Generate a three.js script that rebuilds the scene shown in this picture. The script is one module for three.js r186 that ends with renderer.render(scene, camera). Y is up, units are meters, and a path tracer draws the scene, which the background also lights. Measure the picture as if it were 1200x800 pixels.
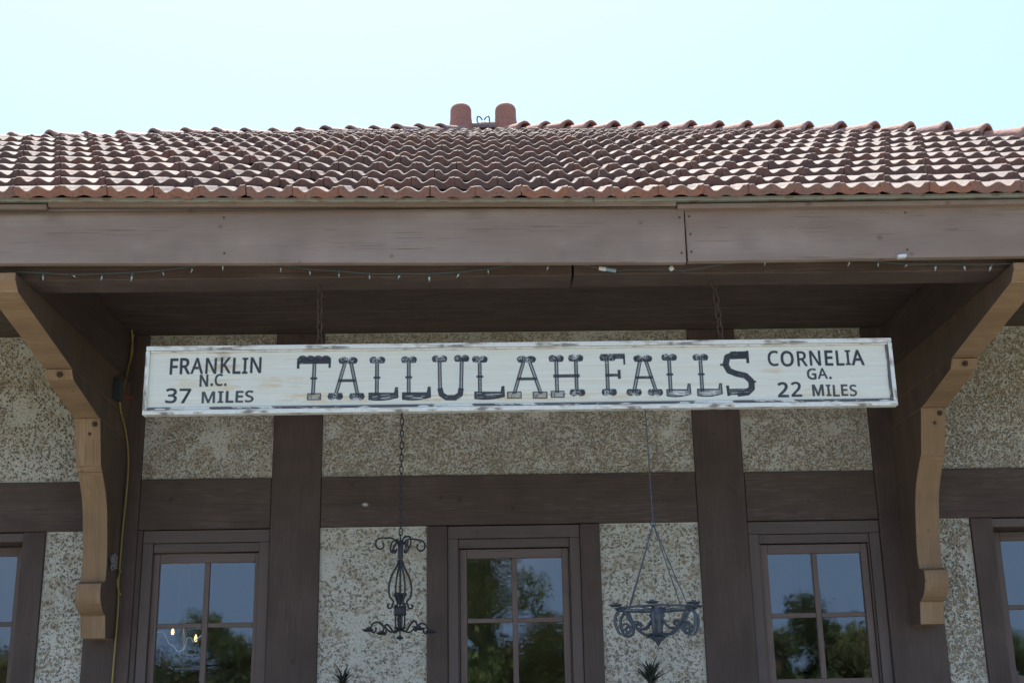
import * as THREE from 'three';
import { RoundedBoxGeometry } from 'three/addons/geometries/RoundedBoxGeometry.js';
import { mergeGeometries } from 'three/addons/utils/BufferGeometryUtils.js';

// ------------------------------------------------------------------ camera, sky, sun, exposure
const scene = new THREE.Scene();
const H = 1.6;                                   // eye height above the ground
const rad = THREE.MathUtils.degToRad;
const camera = new THREE.PerspectiveCamera(2 * Math.atan(400 / 1500) * 180 / Math.PI, 1200 / 800, 0.1, 2000);
camera.position.set(0, H, 0);
camera.rotation.set(rad(16.45), rad(-1.5), rad(-1.08), 'YXZ');
scene.add(camera);

let seed = 20240611;
function rnd() { seed = (seed + 0x6D2B79F5) | 0; let t = Math.imul(seed ^ (seed >>> 15), 1 | seed); t = (t + Math.imul(t ^ (t >>> 7), 61 | t)) ^ t; return ((t ^ (t >>> 14)) >>> 0) / 4294967296; }
const rr = (a, b) => a + (b - a) * rnd();
// periodic value noise
const LAT = new Float32Array(65536); for (let i = 0; i < 65536; i++) LAT[i] = rnd();
function vnoise(x, y, px, py, o = 0) {
  const xi = Math.floor(x), yi = Math.floor(y), fx = x - xi, fy = y - yi;
  const sx = fx * fx * (3 - 2 * fx), sy = fy * fy * (3 - 2 * fy);
  const g = (a, b) => LAT[((((a % px) + px) % px) * 157 + (((b % py) + py) % py) * 7919 + o * 1013) & 65535];
  const a = g(xi, yi), b = g(xi + 1, yi), c = g(xi, yi + 1), d = g(xi + 1, yi + 1);
  return a + (b - a) * sx + (c - a) * sy + (a - b - c + d) * sx * sy;
}
function fbm(u, v, fu, fv, oct, o = 0) { let s = 0, a = 0.5, t = 0; for (let i = 0; i < oct; i++) { s += a * vnoise(u * fu, v * fv, fu, fv, o + i * 3); t += a; a *= 0.5; fu *= 2; fv *= 2; } return s / t; }
const clamp = (x, a = 0, b = 1) => Math.min(b, Math.max(a, x));
const smooth = (a, b, x) => { const t = clamp((x - a) / (b - a)); return t * t * (3 - 2 * t); };
const mix3 = (a, b, t) => [a[0] + (b[0] - a[0]) * t, a[1] + (b[1] - a[1]) * t, a[2] + (b[2] - a[2]) * t];

const sunDir = new THREE.Vector3(-0.17, 1.75, -1).normalize();
{ // clear summer sky, paler towards the sun and the horizon, with some fair-weather cloud
  const w = 512, h = 256, data = new Float32Array(w * h * 4), d = new THREE.Vector3();
  for (let j = 0; j < h; j++) for (let i = 0; i < w; i++) {
    const el = ((j + 0.5) / h - 0.5) * Math.PI, az = ((i + 0.5) / w - 0.5) * 2 * Math.PI;
    d.set(Math.cos(az) * Math.cos(el), Math.sin(el), Math.sin(az) * Math.cos(el));
    const g = Math.acos(clamp(d.dot(sunDir), -1, 1));
    const e = Math.max(0, Math.sin(el));
    let c = mix3([0.20, 0.335, 0.55], [0.145, 0.25, 0.44], smooth(0, 0.7, e));
    const glow = 0.36 * Math.exp(-g * 1.5) + 0.9 * Math.exp(-g * 7);
    c = [c[0] + glow * 1.05, c[1] + glow * 1.06, c[2] + glow * 1.02];
    const cl = smooth(0.52, 0.78, fbm((i + 0.5) / w, (j + 0.5) / h * 0.5, 10, 14, 5, 40)) * smooth(0.02, 0.2, e) * (1 - smooth(0.28, 0.45, e)) * 0.75;
    c = mix3(c, [0.62 + glow, 0.64 + glow, 0.66 + glow], d.z > 0 ? cl : cl * 0.15);
    if (el < 0) c = [0.2, 0.2, 0.18];
    const k = (j * w + i) * 4; data[k] = c[0]; data[k + 1] = c[1]; data[k + 2] = c[2]; data[k + 3] = 1;
  }
  const t = new THREE.DataTexture(data, w, h, THREE.RGBAFormat, THREE.FloatType);
  t.mapping = THREE.EquirectangularReflectionMapping; t.magFilter = t.minFilter = THREE.LinearFilter; t.wrapS = THREE.RepeatWrapping; t.needsUpdate = true;
  scene.background = t; scene.environment = t;
}
const sun = new THREE.DirectionalLight(new THREE.Color(1, 0.95, 0.85), 3.9);
sun.position.copy(sunDir).multiplyScalar(60).add(new THREE.Vector3(0, 0, -8)); sun.target.position.set(0, 0, -8);
sun.castShadow = true; sun.shadow.mapSize.set(4096, 4096);
Object.assign(sun.shadow.camera, { left: -30, right: 30, top: 30, bottom: -30, near: 1, far: 160 });
scene.add(sun, sun.target);

const renderer = new THREE.WebGLRenderer({ antialias: true });
renderer.setSize(1024, 682);
renderer.toneMapping = THREE.LinearToneMapping;
renderer.toneMappingExposure = 2.4;
renderer.shadowMap.enabled = true;

// ------------------------------------------------------------------ helpers
const Y = (r) => r + H;                          // heights below are measured from eye level
const names = new Map();
function numbered(n) { const k = names.get(n) || 0; names.set(n, k + 1); return k ? `${n}_${String(k).padStart(3, '0')}` : n; }
function shade(o) { o.castShadow = true; o.receiveShadow = true; return o; }
function part(name, geo, mat, parent) { const m = shade(new THREE.Mesh(geo, mat)); m.name = name; parent.add(m); return m; }
function group(name, parent) { const g = new THREE.Group(); g.name = name; parent.add(g); return g; }
function thing(name, label, category, grp) { const g = new THREE.Group(); g.name = numbered(name); g.userData = { label, category }; if (grp) g.userData.group = grp; scene.add(g); return g; }
function tag(o, label, category, grp) { o.name = numbered(o.name); o.userData.label = label; o.userData.category = category; if (grp) o.userData.group = grp; return o; }
function settle(g, x, y, z) { const b = new THREE.Vector3(x, y, z); g.children.forEach((c) => c.position.sub(b)); g.position.copy(b); return g; }
function structure(name, geo, mat) { const m = part(name, geo, mat, scene); m.userData.kind = 'structure'; return m; }

function tex(w, h, fn, srgb = true) {
  const d = new Uint8Array(w * h * 4), enc = (x) => { x = clamp(x); return Math.round(255 * (srgb ? (x <= 0.0031308 ? 12.92 * x : 1.055 * Math.pow(x, 1 / 2.4) - 0.055) : x)); };
  for (let j = 0; j < h; j++) for (let i = 0; i < w; i++) { const c = fn((i + 0.5) / w, (j + 0.5) / h), k = (j * w + i) * 4; d[k] = enc(c[0]); d[k + 1] = enc(c[1]); d[k + 2] = enc(c[2]); d[k + 3] = 255; }
  const t = new THREE.DataTexture(d, w, h); t.wrapS = t.wrapT = THREE.RepeatWrapping; t.magFilter = THREE.LinearFilter; t.minFilter = THREE.LinearMipmapLinearFilter; t.generateMipmaps = true;
  if (srgb) t.colorSpace = THREE.SRGBColorSpace; t.needsUpdate = true; return t;
}
function rep(t, u, v) { const c = t.clone(); c.repeat.set(u, v); c.needsUpdate = true; return c; }
// uv in metres from the dominant face direction, the grain (u) along the given axis
function metricUV(g, grain = 'x', jitter = true) {
  if (g.index) g = g.toNonIndexed();
  const p = g.attributes.position, n = p.count, uv = new Float32Array(n * 2);
  const a = new THREE.Vector3(), b = new THREE.Vector3(), c = new THREE.Vector3();
  const ou = jitter ? rr(0, 9) : 0, ov = jitter ? rr(0, 9) : 0;
  for (let i = 0; i < n; i += 3) {
    a.fromBufferAttribute(p, i); b.fromBufferAttribute(p, i + 1); c.fromBufferAttribute(p, i + 2);
    const nn = b.clone().sub(a).cross(c.clone().sub(a)); const ax = [Math.abs(nn.x), Math.abs(nn.y), Math.abs(nn.z)];
    const d = ax[0] > ax[1] && ax[0] > ax[2] ? 'x' : ax[1] > ax[2] ? 'y' : 'z';
    const rest = ['x', 'y', 'z'].filter((q) => q !== d);
    const gu = rest.includes(grain) ? grain : rest[0], gv = rest.find((q) => q !== gu);
    [a, b, c].forEach((q, k) => { uv[(i + k) * 2] = q[gu] + ou; uv[(i + k) * 2 + 1] = q[gv] + ov; });
  }
  g.setAttribute('uv', new THREE.BufferAttribute(uv, 2)); return g;
}
// bevelled board between x0..x1, heights y0..y1 (from eye level) and distances z0..z1 in front of the camera
function board(x0, x1, y0, y1, z0, z1, c = 0.004, grain) {
  const w = x1 - x0, h = y1 - y0, d = z1 - z0;
  const g = new RoundedBoxGeometry(w, h, d, 1, Math.min(c, w / 3, h / 3, d / 3));
  const ax = grain || (w >= h && w >= d ? 'x' : h >= d ? 'y' : 'z');
  g.translate((x0 + x1) / 2, Y((y0 + y1) / 2), -(z0 + z1) / 2);
  return metricUV(g, ax);
}
function tube(pts, r, seg = 24, rs = 6, closed = false) { return new THREE.TubeGeometry(new THREE.CatmullRomCurve3(pts, closed, 'centripetal'), seg, r, rs, closed); }
const V = (x, y, z) => new THREE.Vector3(x, y, z);
const P2 = (o) => new THREE.MeshPhysicalMaterial(o);
const M = (o) => new THREE.MeshStandardMaterial(o);

// ------------------------------------------------------------------ materials
// painted and weathered timber; u runs along the grain, tile 2 m x 0.5 m
function woodTex(c0, c1, knots, o, wear = 0, wc = [0.35, 0.3, 0.26], gr = 0.9, kr = 1) {
  const ks = []; const n = knots; for (let i = 0; i < n; i++) ks.push([LAT[o * 31 + i * 7], LAT[o * 57 + i * 11], 0.006 + 0.008 * LAT[o * 91 + i]].map((q, z) => (z === 2 ? q * kr : q)));
  const f = (u, v) => {
    let bend = 0, kn = 0;
    for (const [a, b, r] of ks) { let du = u - a; du -= Math.round(du); let dv = v - b; dv -= Math.round(dv); const q = Math.hypot(du * 2, dv * 0.5); bend += 0.02 * Math.exp(-q * q / (r * r * 14)); kn = Math.max(kn, Math.exp(-q * q / (r * r))); }
    const grain = fbm(u, v + bend + 0.012 * fbm(u, v, 3, 4, 2, o), 4, 96, 3, o + 5), fine = fbm(u, v, 24, 256, 2, o + 9), blot = fbm(u, v, 7, 5, 4, o + 13);
    return [grain, fine, blot, kn];
  };
  return {
    map: tex(1024, 512, (u, v) => { const [g, fi, b, k] = f(u, v); let c = mix3(c0, c1, clamp(0.5 + (g - 0.5) * gr + (b - 0.5) * 1.5)); const m = 1 + (0.1 + 0.15 * gr) * (fi - 0.5); c = [c[0] * m, c[1] * m, c[2] * m]; c = mix3(c, [c0[0] * 0.45, c0[1] * 0.42, c0[2] * 0.42], k * 0.75); const ck = smooth(0.77, 0.82, fbm(u, v, 6, 150, 2, o + 31)) * smooth(0.52, 0.62, fbm(u, v, 9, 7, 2, o + 37)); c = mix3(c, [c0[0] * 0.3, c0[1] * 0.3, c0[2] * 0.3], ck * 0.7); const stk = (fbm(u, v, 22, 3, 2, o + 41) - 0.5) * smooth(0.35, 0.65, fbm(u, v, 4, 4, 2, o + 47)); c = c.map((x) => x * (1 + stk * 0.3)); if (wear) c = mix3(c, wc, smooth(0.66, 0.8, fbm(u, v, 20, 90, 3, o + 21) * 0.6 + b * 0.4 + 0.08) * wear); return c; }),
    bump: tex(512, 512, (u, v) => { const [g, fi] = f(u, v); const x = g * 0.7 + fi * 0.3; return [x, x, x]; }, false),
  };
}
function woodMat(w, rough = 0.75, bs = 0.0025) { return M({ map: rep(w.map, 0.5, 2), bumpMap: rep(w.bump, 0.5, 2), bumpScale: bs, roughness: rough }); }
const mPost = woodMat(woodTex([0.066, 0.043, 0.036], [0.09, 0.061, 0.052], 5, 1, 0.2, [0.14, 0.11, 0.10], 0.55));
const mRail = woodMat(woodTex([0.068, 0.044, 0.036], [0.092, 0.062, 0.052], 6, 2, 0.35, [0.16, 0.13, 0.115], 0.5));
const mTrim = woodMat(woodTex([0.094, 0.067, 0.06], [0.115, 0.084, 0.076], 1, 3, 0, [0.3, 0.3, 0.3], 0.4), 0.6, 0.0012);
const mSash = woodMat(woodTex([0.125, 0.085, 0.073], [0.15, 0.105, 0.092], 0, 4, 0, [0.3, 0.3, 0.3], 0.4), 0.55, 0.001);
const mFascia = woodMat(woodTex([0.215, 0.152, 0.120], [0.27, 0.20, 0.162], 7, 5, 0.2, [0.3, 0.265, 0.24], 0.3, 1.3), 0.7, 0.0008);
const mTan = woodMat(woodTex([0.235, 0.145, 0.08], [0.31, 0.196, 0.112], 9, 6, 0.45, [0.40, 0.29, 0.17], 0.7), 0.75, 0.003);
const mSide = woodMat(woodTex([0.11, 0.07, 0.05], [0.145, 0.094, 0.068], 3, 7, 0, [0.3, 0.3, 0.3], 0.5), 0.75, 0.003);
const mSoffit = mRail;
const mDrip = M({ color: new THREE.Color(0.31, 0.33, 0.31), roughness: 0.6, metalness: 0.1, map: null });
mDrip.map = rep(tex(256, 64, (u, v) => { const n = fbm(u, v, 8, 6, 4, 71), r = smooth(0.55, 0.75, fbm(u, v, 20, 5, 3, 77)); return mix3([0.8 + n * 0.4, 0.85 + n * 0.35, 0.85 + n * 0.3], [0.75, 0.5, 0.35], r * 0.8); }), 1, 4);
const stuccoT = tex(1024, 1024, (u, v) => {
  const a = fbm(u, v, 6, 6, 4, 101), f = fbm(u, v, 90, 90, 3, 111), st = smooth(0.55, 0.8, fbm(u, v, 14, 10, 4, 121));
  let c = mix3([0.44, 0.43, 0.38], [0.62, 0.615, 0.56], clamp(0.2 + a * 0.5 + f * 0.35));
  c = mix3(c, [0.36, 0.28, 0.18], st * 0.5);
  const sp = smooth(0.68, 0.8, fbm(u, v, 160, 160, 1, 131)); c = mix3(c, [0.22, 0.17, 0.12], sp * 0.6);
  return c;
});
const stuccoB = tex(512, 512, (u, v) => { const f = fbm(u, v, 60, 60, 3, 111) * 0.7 + fbm(u, v, 18, 18, 2, 118) * 0.3; return [f, f, f]; }, false);
const mStucco = M({ map: rep(stuccoT, 1.1, 1.1), bumpMap: rep(stuccoB, 1.1, 1.1), bumpScale: 0.006, roughness: 0.95 });
const mPebble = M({ color: 0xffffff, roughness: 0.8 });
// clay tile: weathered tops, cleaner clay on the cut ends
function clayTex(c0, c1, lich, la, o) {
  return tex(512, 512, (u, v) => { const a = fbm(u, v, 4, 4, 4, o), f = fbm(u, v, 60, 60, 2, o + 5), l = smooth(0.5, 0.72, fbm(u, v, 12, 12, 4, o + 9)); let c = mix3(c0, c1, clamp(a * 0.9 + f * 0.3 - 0.1)); c = mix3(c, lich, l * la); const d = smooth(0.60, 0.74, fbm(u, v, 30, 30, 4, o + 15)); return mix3(c, [0.07, 0.058, 0.055], d * 0.6); });
}
const clayB = rep(tex(256, 256, (u, v) => { const f = fbm(u, v, 32, 32, 3, 300); return [f, f, f]; }, false), 2.2, 2.2);
const tops = [[[0.14, 0.086, 0.073], [0.21, 0.143, 0.125]], [[0.10, 0.066, 0.059], [0.17, 0.118, 0.105]], [[0.18, 0.102, 0.082], [0.25, 0.16, 0.133]]].map(([a, b], i) => P2({ map: rep(clayTex(a, b, [0.26, 0.225, 0.2], 0.5, 200 + i * 20), 2, 2), bumpMap: clayB, bumpScale: 0.003, specularIntensity: 0.5, roughness: 0.75 }));
const butts = [[[0.20, 0.095, 0.075], [0.27, 0.135, 0.105]], [[0.17, 0.092, 0.078], [0.235, 0.13, 0.11]], [[0.235, 0.10, 0.068], [0.32, 0.145, 0.098]]].map(([a, b], i) => M({ map: rep(clayTex(a, b, [0.17, 0.115, 0.10], 0.6, 260 + i * 20), 5, 5), bumpMap: clayB, bumpScale: 0.003, roughness: 0.85 }));
const mHip = [0, 1, 2].map((i) => M({ map: rep(clayTex([[0.26, 0.11, 0.08], [0.19, 0.10, 0.082], [0.25, 0.13, 0.10]][i], [[0.34, 0.16, 0.12], [0.26, 0.15, 0.125], [0.32, 0.18, 0.145]][i], [0.29, 0.24, 0.215], 0.4, 330 + i * 20), 2, 2), bumpMap: clayB, bumpScale: 0.003, roughness: 0.75 }));
const mHipRed = [0, 1, 2].map((i) => M({ map: rep(clayTex([[0.30, 0.125, 0.085], [0.33, 0.145, 0.10], [0.27, 0.12, 0.09]][i], [[0.40, 0.18, 0.125], [0.42, 0.20, 0.14], [0.36, 0.17, 0.13]][i], [0.34, 0.24, 0.20], 0.35, 400 + i * 20), 2, 2), bumpMap: clayB, bumpScale: 0.003, roughness: 0.8 }));
const mPot = M({ map: rep(clayTex([0.36, 0.13, 0.085], [0.46, 0.18, 0.12], [0.36, 0.22, 0.17], 0.3, 460), 2, 2), bumpMap: clayB, bumpScale: 0.003, roughness: 0.8 });
const mUnder = M({ color: new THREE.Color(0.20, 0.15, 0.10), roughness: 0.95 });
const mIron = M({ color: new THREE.Color(0.028, 0.027, 0.032), roughness: 0.5, metalness: 0.4 });
const mZinc = M({ color: new THREE.Color(0.085, 0.10, 0.125), roughness: 0.5, metalness: 0.5 });
mZinc.map = rep(tex(128, 128, (u, v) => { const n = fbm(u, v, 10, 10, 4, 410); return [0.6 + 0.8 * n, 0.6 + 0.8 * n, 0.6 + 0.8 * n].map((x) => x * 0.9); }), 4, 4);
const mRust = M({ color: new THREE.Color(0.10, 0.065, 0.05), roughness: 0.8, metalness: 0.3 });
const mDarkRoom = M({ color: new THREE.Color(0.26, 0.19, 0.13), roughness: 0.9 });
const glassB = tex(256, 256, (u, v) => { const f = fbm(u, v, 4, 5, 3, 500); return [f, f, f]; }, false);
const mGlass = [[1.1, 0.00045], [2.1, 0.00025], [3.1, 0.0005]].map(([r, b]) => new THREE.MeshPhysicalMaterial({ color: 0xffffff, roughness: 0.015, metalness: 0, transmission: 1, thickness: 0, ior: 1.75, bumpMap: rep(glassB, r, r * 1.4), bumpScale: b }));

// ------------------------------------------------------------------ ground
{
  const t = tex(512, 512, (u, v) => { const a = fbm(u, v, 6, 6, 5, 600), f = fbm(u, v, 120, 120, 2, 611); return mix3([0.34, 0.29, 0.225], [0.50, 0.44, 0.355], clamp(a * 0.6 + f * 0.4)); });
  const g = new THREE.CircleGeometry(900, 64); g.rotateX(-Math.PI / 2); const uv = g.attributes.uv, p = g.attributes.position; for (let i = 0; i < uv.count; i++) uv.setXY(i, p.getX(i) / 3, p.getZ(i) / 3);
  structure('ground', g, M({ map: t, roughness: 0.95 }));
  const lt = tex(512, 512, (u, v) => { const a = fbm(u, v, 5, 5, 4, 640), f = fbm(u, v, 140, 140, 2, 651); return mix3([0.045, 0.075, 0.02], [0.10, 0.14, 0.045], clamp(a * 0.5 + f * 0.5)); });
  const l = new THREE.RingGeometry(10, 400, 64, 1); l.rotateX(-Math.PI / 2); l.translate(0, 0.004, 0); const luv = l.attributes.uv, lp = l.attributes.position; for (let i = 0; i < luv.count; i++) luv.setXY(i, lp.getX(i) / 4, lp.getZ(i) / 4);
  const lawn = structure('lawn', l, M({ map: lt, roughness: 1 })); lawn.position.set(0, 0, 0);
}

// ------------------------------------------------------------------ the depot
const depot = thing('depot_building', 'old half-timbered railway depot with pebble-dash walls, deep bracketed eave and clay tile hip roof', 'building');
const W = 7.8;                                   // distance of the timber face of the wall
const SOFFIT = 2.375;

// --- roof
const XA = 0.047, ZA = 11.5, ZE = 5.62, ZK = 8.18, YE = 2.323, YK = 3.830, YA = 5.498;
const a1 = Math.atan2(YK - YE, ZK - ZE), a2 = Math.atan2(YA - YK, ZA - ZK);
const S1 = Math.hypot(YK - YE, ZK - ZE), S2 = S1 + Math.hypot(YA - YK, ZA - ZK);
const TW = 0.2159, EXPO = 0.345, TL = 0.42;
function roofAt(s) { return s < S1 ? { Z: ZE + s * Math.cos(a1), y: YE + s * Math.sin(a1), a: a1 } : { Z: ZK + (s - S1) * Math.cos(a2), y: YK + (s - S1) * Math.sin(a2), a: a2 }; }
const sagAt = (x) => 0.0115 * Math.max(0, 0.45 - x) * (1 - 0.04 * Math.max(0, 0.45 - x)) + 0.007 * Math.max(0, x - 0.9) * (1 - 0.1 * Math.max(0, x - 0.9));
const sagSlope = (x) => (sagAt(x + 0.05) - sagAt(x - 0.05)) / 0.1;
const roof = group('roof', depot);
function tileProfile(x, v) {
  const q = 0.5 + 0.5 * Math.cos(4 * Math.PI * x / TW);
  let h = 0.0225 * (Math.abs(x) < TW / 4 ? q : Math.min(1, q * 1.9) * (0.97 + 0.06 * v));
  if (x > TW * 0.44) h += 0.0045;
  return h;
}
function tileGeo(v) {
  const nx = 18, P = [], N = [], U = [], I = [], groups = [];
  const xs = []; for (let i = 0; i <= nx; i++) xs.push((i / nx - 0.5) * (TW - 0.0025));
  const tp = (x, s) => 0.072 - 0.057 * s / TL + tileProfile(x, v) + 0.0015 * Math.sin(x * 31 + v * 4 + s * 9);
  const lo = (x) => 0.037 + 0.3 * tileProfile(x, v) * (Math.abs(x) < TW * 0.12 || Math.abs(x) > TW * 0.4 ? 1.6 : 0.6), th = 0.012, ou = v * 0.37, ov = v * 0.61;
  const patch = (rows, uvf, flip) => { const b = P.length / 3; for (const r of rows) for (const q of r) { P.push(...q); U.push(...uvf(q)); } const n = rows[0].length; for (let r = 0; r < rows.length - 1; r++) for (let i = 0; i < n - 1; i++) { const a = b + r * n + i, c = a + n; flip ? I.push(a, c, a + 1, a + 1, c, c + 1) : I.push(a, a + 1, c, a + 1, c + 1, c); } };
  let st = 0; const close = (m) => { groups.push([st, I.length - st, m]); st = I.length; };
  patch([xs.map((x) => [x, tp(x, 0) - 0.004, 0.001]), xs.map((x) => [x, tp(x, 0.006), -0.006]), xs.map((x) => [x, tp(x, TL), -TL])], (q) => [q[0] + ou, -q[2] + ov]); close(0);
  patch([xs.map((x) => [x, lo(x), 0]), xs.map((x) => [x, tp(x, 0) - 0.004, 0.001])], (q) => [q[0] + ou, q[1] + ov]); close(1);
  patch([xs.map((x) => [x, tp(x, TL) - th, -TL]), xs.map((x) => [x, lo(x), 0])], (q) => [q[0] + ou, -q[2] + ov]);
  for (const e of [0, nx]) { const x = xs[e]; patch([[[x, lo(x), 0], [x, tp(x, TL) - th, -TL]], [[x, tp(x, 0) - 0.004, 0.001], [x, tp(x, TL), -TL]]], (q) => [-q[2] + ou, q[1] + ov], e === 0); } close(1);
  const g = new THREE.BufferGeometry(); g.setAttribute('position', new THREE.Float32BufferAttribute(P, 3)); g.setAttribute('uv', new THREE.Float32BufferAttribute(U, 2)); g.setIndex(I); g.computeVertexNormals(); groups.forEach((q) => g.addGroup(...q)); return g;
}
const tileGeos = [0, 1, 2, 3].map(tileGeo);
const spots = [];
for (let k = 0; k * EXPO < S2 - 0.08; k++) {
  const r = roofAt(k * EXPO), half = ZA - r.Z - 0.02, n = Math.ceil(half / TW) + 1;
  for (let i = -n; i <= n; i++) {
    const x = XA + 0.05 + (i + (k % 2) * 0.5) * TW; if (Math.abs(x - XA) > half - TW * 0.25) continue;
    spots.push({ x: x + rr(-0.002, 0.002), k, r, inView: Math.abs(x - 0.19 - 0.032 * (r.Z - 5.6)) < 0.415 * r.Z + 0.1 });
  }
}
const rank = spots.map((q) => ({ q, d: q.r.Z + (q.inView ? 0 : 100) })).sort((p, q) => p.d - q.d);
const restGeos = [[], []];
const tileMats = [0, 1, 2].flatMap((a) => [0, 1, 2].map((b) => [tops[a], butts[b]]));
const dummy = new THREE.Object3D();
rank.forEach(({ q }, i) => {
  const s = q.k * EXPO, fade = 1 - s / S2, lift = sagAt(q.x) * fade + 0.006 * Math.sin(q.x * 1.7 + q.k) * 0.3;
  dummy.position.set(q.x, Y(q.r.y + lift), -(q.r.Z + rr(-0.011, 0.011)));
  const slip = rnd() < 0.06 ? 2.2 : 1; dummy.rotation.set(q.r.a + rr(-0.012, 0.014) * slip, rr(-0.015, 0.015) * slip, Math.atan(sagSlope(q.x) * fade) + rr(-0.014, 0.014) * slip);
  const gi = Math.floor(rr(0, 4));
  const pick = rnd(); const t = pick < 0.5 ? 0 : pick < 0.85 ? 1 : 2, b = q.k === 0 ? (rnd() < 0.6 ? 2 : 0) : (rnd() < 0.5 ? 0 : rnd() < 0.75 ? 1 : 2);
  if (i < 300) { const m = part('roof_tile', tileGeos[gi], tileMats[t * 3 + b], roof); m.position.copy(dummy.position); m.rotation.copy(dummy.rotation); }
  else { dummy.updateMatrix(); const g = tileGeos[gi]; for (let z = 0; z < 2; z++) { const idx = []; g.groups.filter((a) => a.materialIndex === z).forEach((a) => { for (let j = a.start; j < a.start + a.count; j++) idx.push(g.index.getX(j)); }); const c = new THREE.BufferGeometry(); c.setAttribute('position', g.attributes.position); c.setAttribute('normal', g.attributes.normal); c.setAttribute('uv', g.attributes.uv); c.setIndex(idx); restGeos[z].push(c.toNonIndexed().applyMatrix4(dummy.matrix)); } }
});
if (restGeos[0].length) { const g = mergeGeometries([mergeGeometries(restGeos[0]), mergeGeometries(restGeos[1])], true); const m = part('far_roof_tiles', g, [tops[1], butts[1]], roof); m.userData.kind = 'stuff'; }
{ // boarding under the tiles on all four slopes, 45 degree hips in plan
  const P = [], q = (dx, y, dz, turn) => { const c = Math.round(Math.cos(turn)), s = Math.round(Math.sin(turn)); return [XA + dx * c + dz * s, Y(y), -ZA - dx * s + dz * c]; };
  for (let t = 0; t < 4; t++) { const T = t * Math.PI / 2, e = ZA - ZE - 0.05, k = ZA - ZK; const A = q(-e, YE + 0.012, e, T), B = q(e, YE + 0.012, e, T), C = q(k, YK - 0.01, k, T), D = q(-k, YK - 0.01, k, T), E2 = q(0, YA - 0.01, 0, T); for (const v of [A, B, C, A, C, D, D, C, E2]) P.push(...v); }
  const g = new THREE.BufferGeometry(); g.setAttribute('position', new THREE.Float32BufferAttribute(P, 3)); g.computeVertexNormals(); part('roof_boarding', metricUV(g), mUnder, roof);
}
// hip tiles: tapering barrels with a thick collar at the lower end
function hipGeo(v) {
  const L = 0.37, n = 14, pr = [[0, 0.090], [0.005, 0.099], [0.032, 0.098], [0.05, 0.086], [L, 0.064]];
  const P = [], I = [], U = [];
  const ring = (z, r, flat) => { for (let i = 0; i <= n; i++) { const t = (i / n) * Math.PI * 1.12 - Math.PI * 0.06; P.push(Math.cos(t) * r * (1 + 0.02 * Math.sin(v * 3 + i)), Math.sin(t) * r * flat, -z); U.push(t * 0.09 + v, z + v * 0.3); } };
  pr.forEach(([z, r]) => ring(z, r, 0.98)); ring(0, 0.070, 0.98); ring(0.2, 0.058, 0.98);
  const st = (a, b) => { for (let i = 0; i < n; i++) { const p = a * (n + 1) + i, q = b * (n + 1) + i; I.push(p, p + 1, q, p + 1, q + 1, q); } };
  st(0, 1); st(1, 2); st(2, 3); st(3, 4); st(5, 0); st(6, 5);
  let g = new THREE.BufferGeometry(); g.setAttribute('position', new THREE.Float32BufferAttribute(P, 3)); g.setAttribute('uv', new THREE.Float32BufferAttribute(U, 2)); g.setIndex(I); g.computeVertexNormals(); return g;
}
const hipGeos = [0, 1].map(hipGeo);
for (const sd of [-1, 1]) {
  const step = 0.192;
  for (let j = 1; j < 30; j++) {
    const t = 0.36 + j * step - 0.14; if (t > ZA - ZE - 0.02) break;
    const Z = ZA - t, up = Z > ZK, y = up ? YA - (ZA - Z) * Math.tan(a2) : YE + (Z - ZE) * Math.tan(a1), dy = up ? Math.tan(a2) : Math.tan(a1);
    const m = part('hip_tile', hipGeos[j % 2], (sd < 0 ? mHip : mHipRed)[Math.floor(rr(0, 3))], roof);
    m.position.set(XA + sd * t, Y(y + (sd < 0 ? 0.042 : 0.072) + rr(-0.008, 0.012)), -Z);
    const back = V(-sd, dy - (sd < 0 ? 0.05 : 0.17), -1).normalize();       // local -z: up the hip
    const upv = V(0, 1, 0), xa = back.clone().cross(upv).normalize(), ya = xa.clone().cross(back);
    m.quaternion.setFromRotationMatrix(new THREE.Matrix4().makeBasis(xa, ya, back.clone().negate())); m.rotateX(rr(-0.02, 0.02)); m.rotateY(rr(-0.03, 0.03));
  }
}
{ // two rounded clay caps at the apex with a wire ornament between them
  const pr = [[0.13, -0.16], [0.122, -0.02], [0.112, 0.03], [0.104, 0.09], [0.104, 0.14], [0.103, 0.175], [0.092, 0.205], [0.068, 0.224], [0.03, 0.232], [0.001, 0.233]].map(([r, y]) => new THREE.Vector2(r, y));
  for (const [x, m] of [[-0.162, 0], [0.278, 1]]) { const c = part('roof_finial', new THREE.LatheGeometry(pr, 28), mPot, roof); c.position.set(x, Y(5.585), -ZA + 0.05); }
  const loops = []; for (const sd of [-1, 1]) { const pts = []; for (let i = 0; i < 18; i++) { const t = i / 17 * 5.2; pts.push(V(0.058 + sd * (0.01 + 0.05 * Math.sin(t * 0.62)), Y(5.645) + 0.045 * Math.sin(t * 1.1) + 0.012 * i / 17, -ZA + 0.05 + 0.02 * Math.cos(t))); } loops.push(tube(pts, 0.007, 30, 5)); }
  part('wire_ornament', mergeGeometries(loops), mZinc, roof);
  const saddle = part('ridge_saddle', hipGeo(0), mHip[1], roof); saddle.position.set(0.23, Y(5.56), -ZA + 0.03); saddle.rotation.y = Math.PI / 2; 
}

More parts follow.
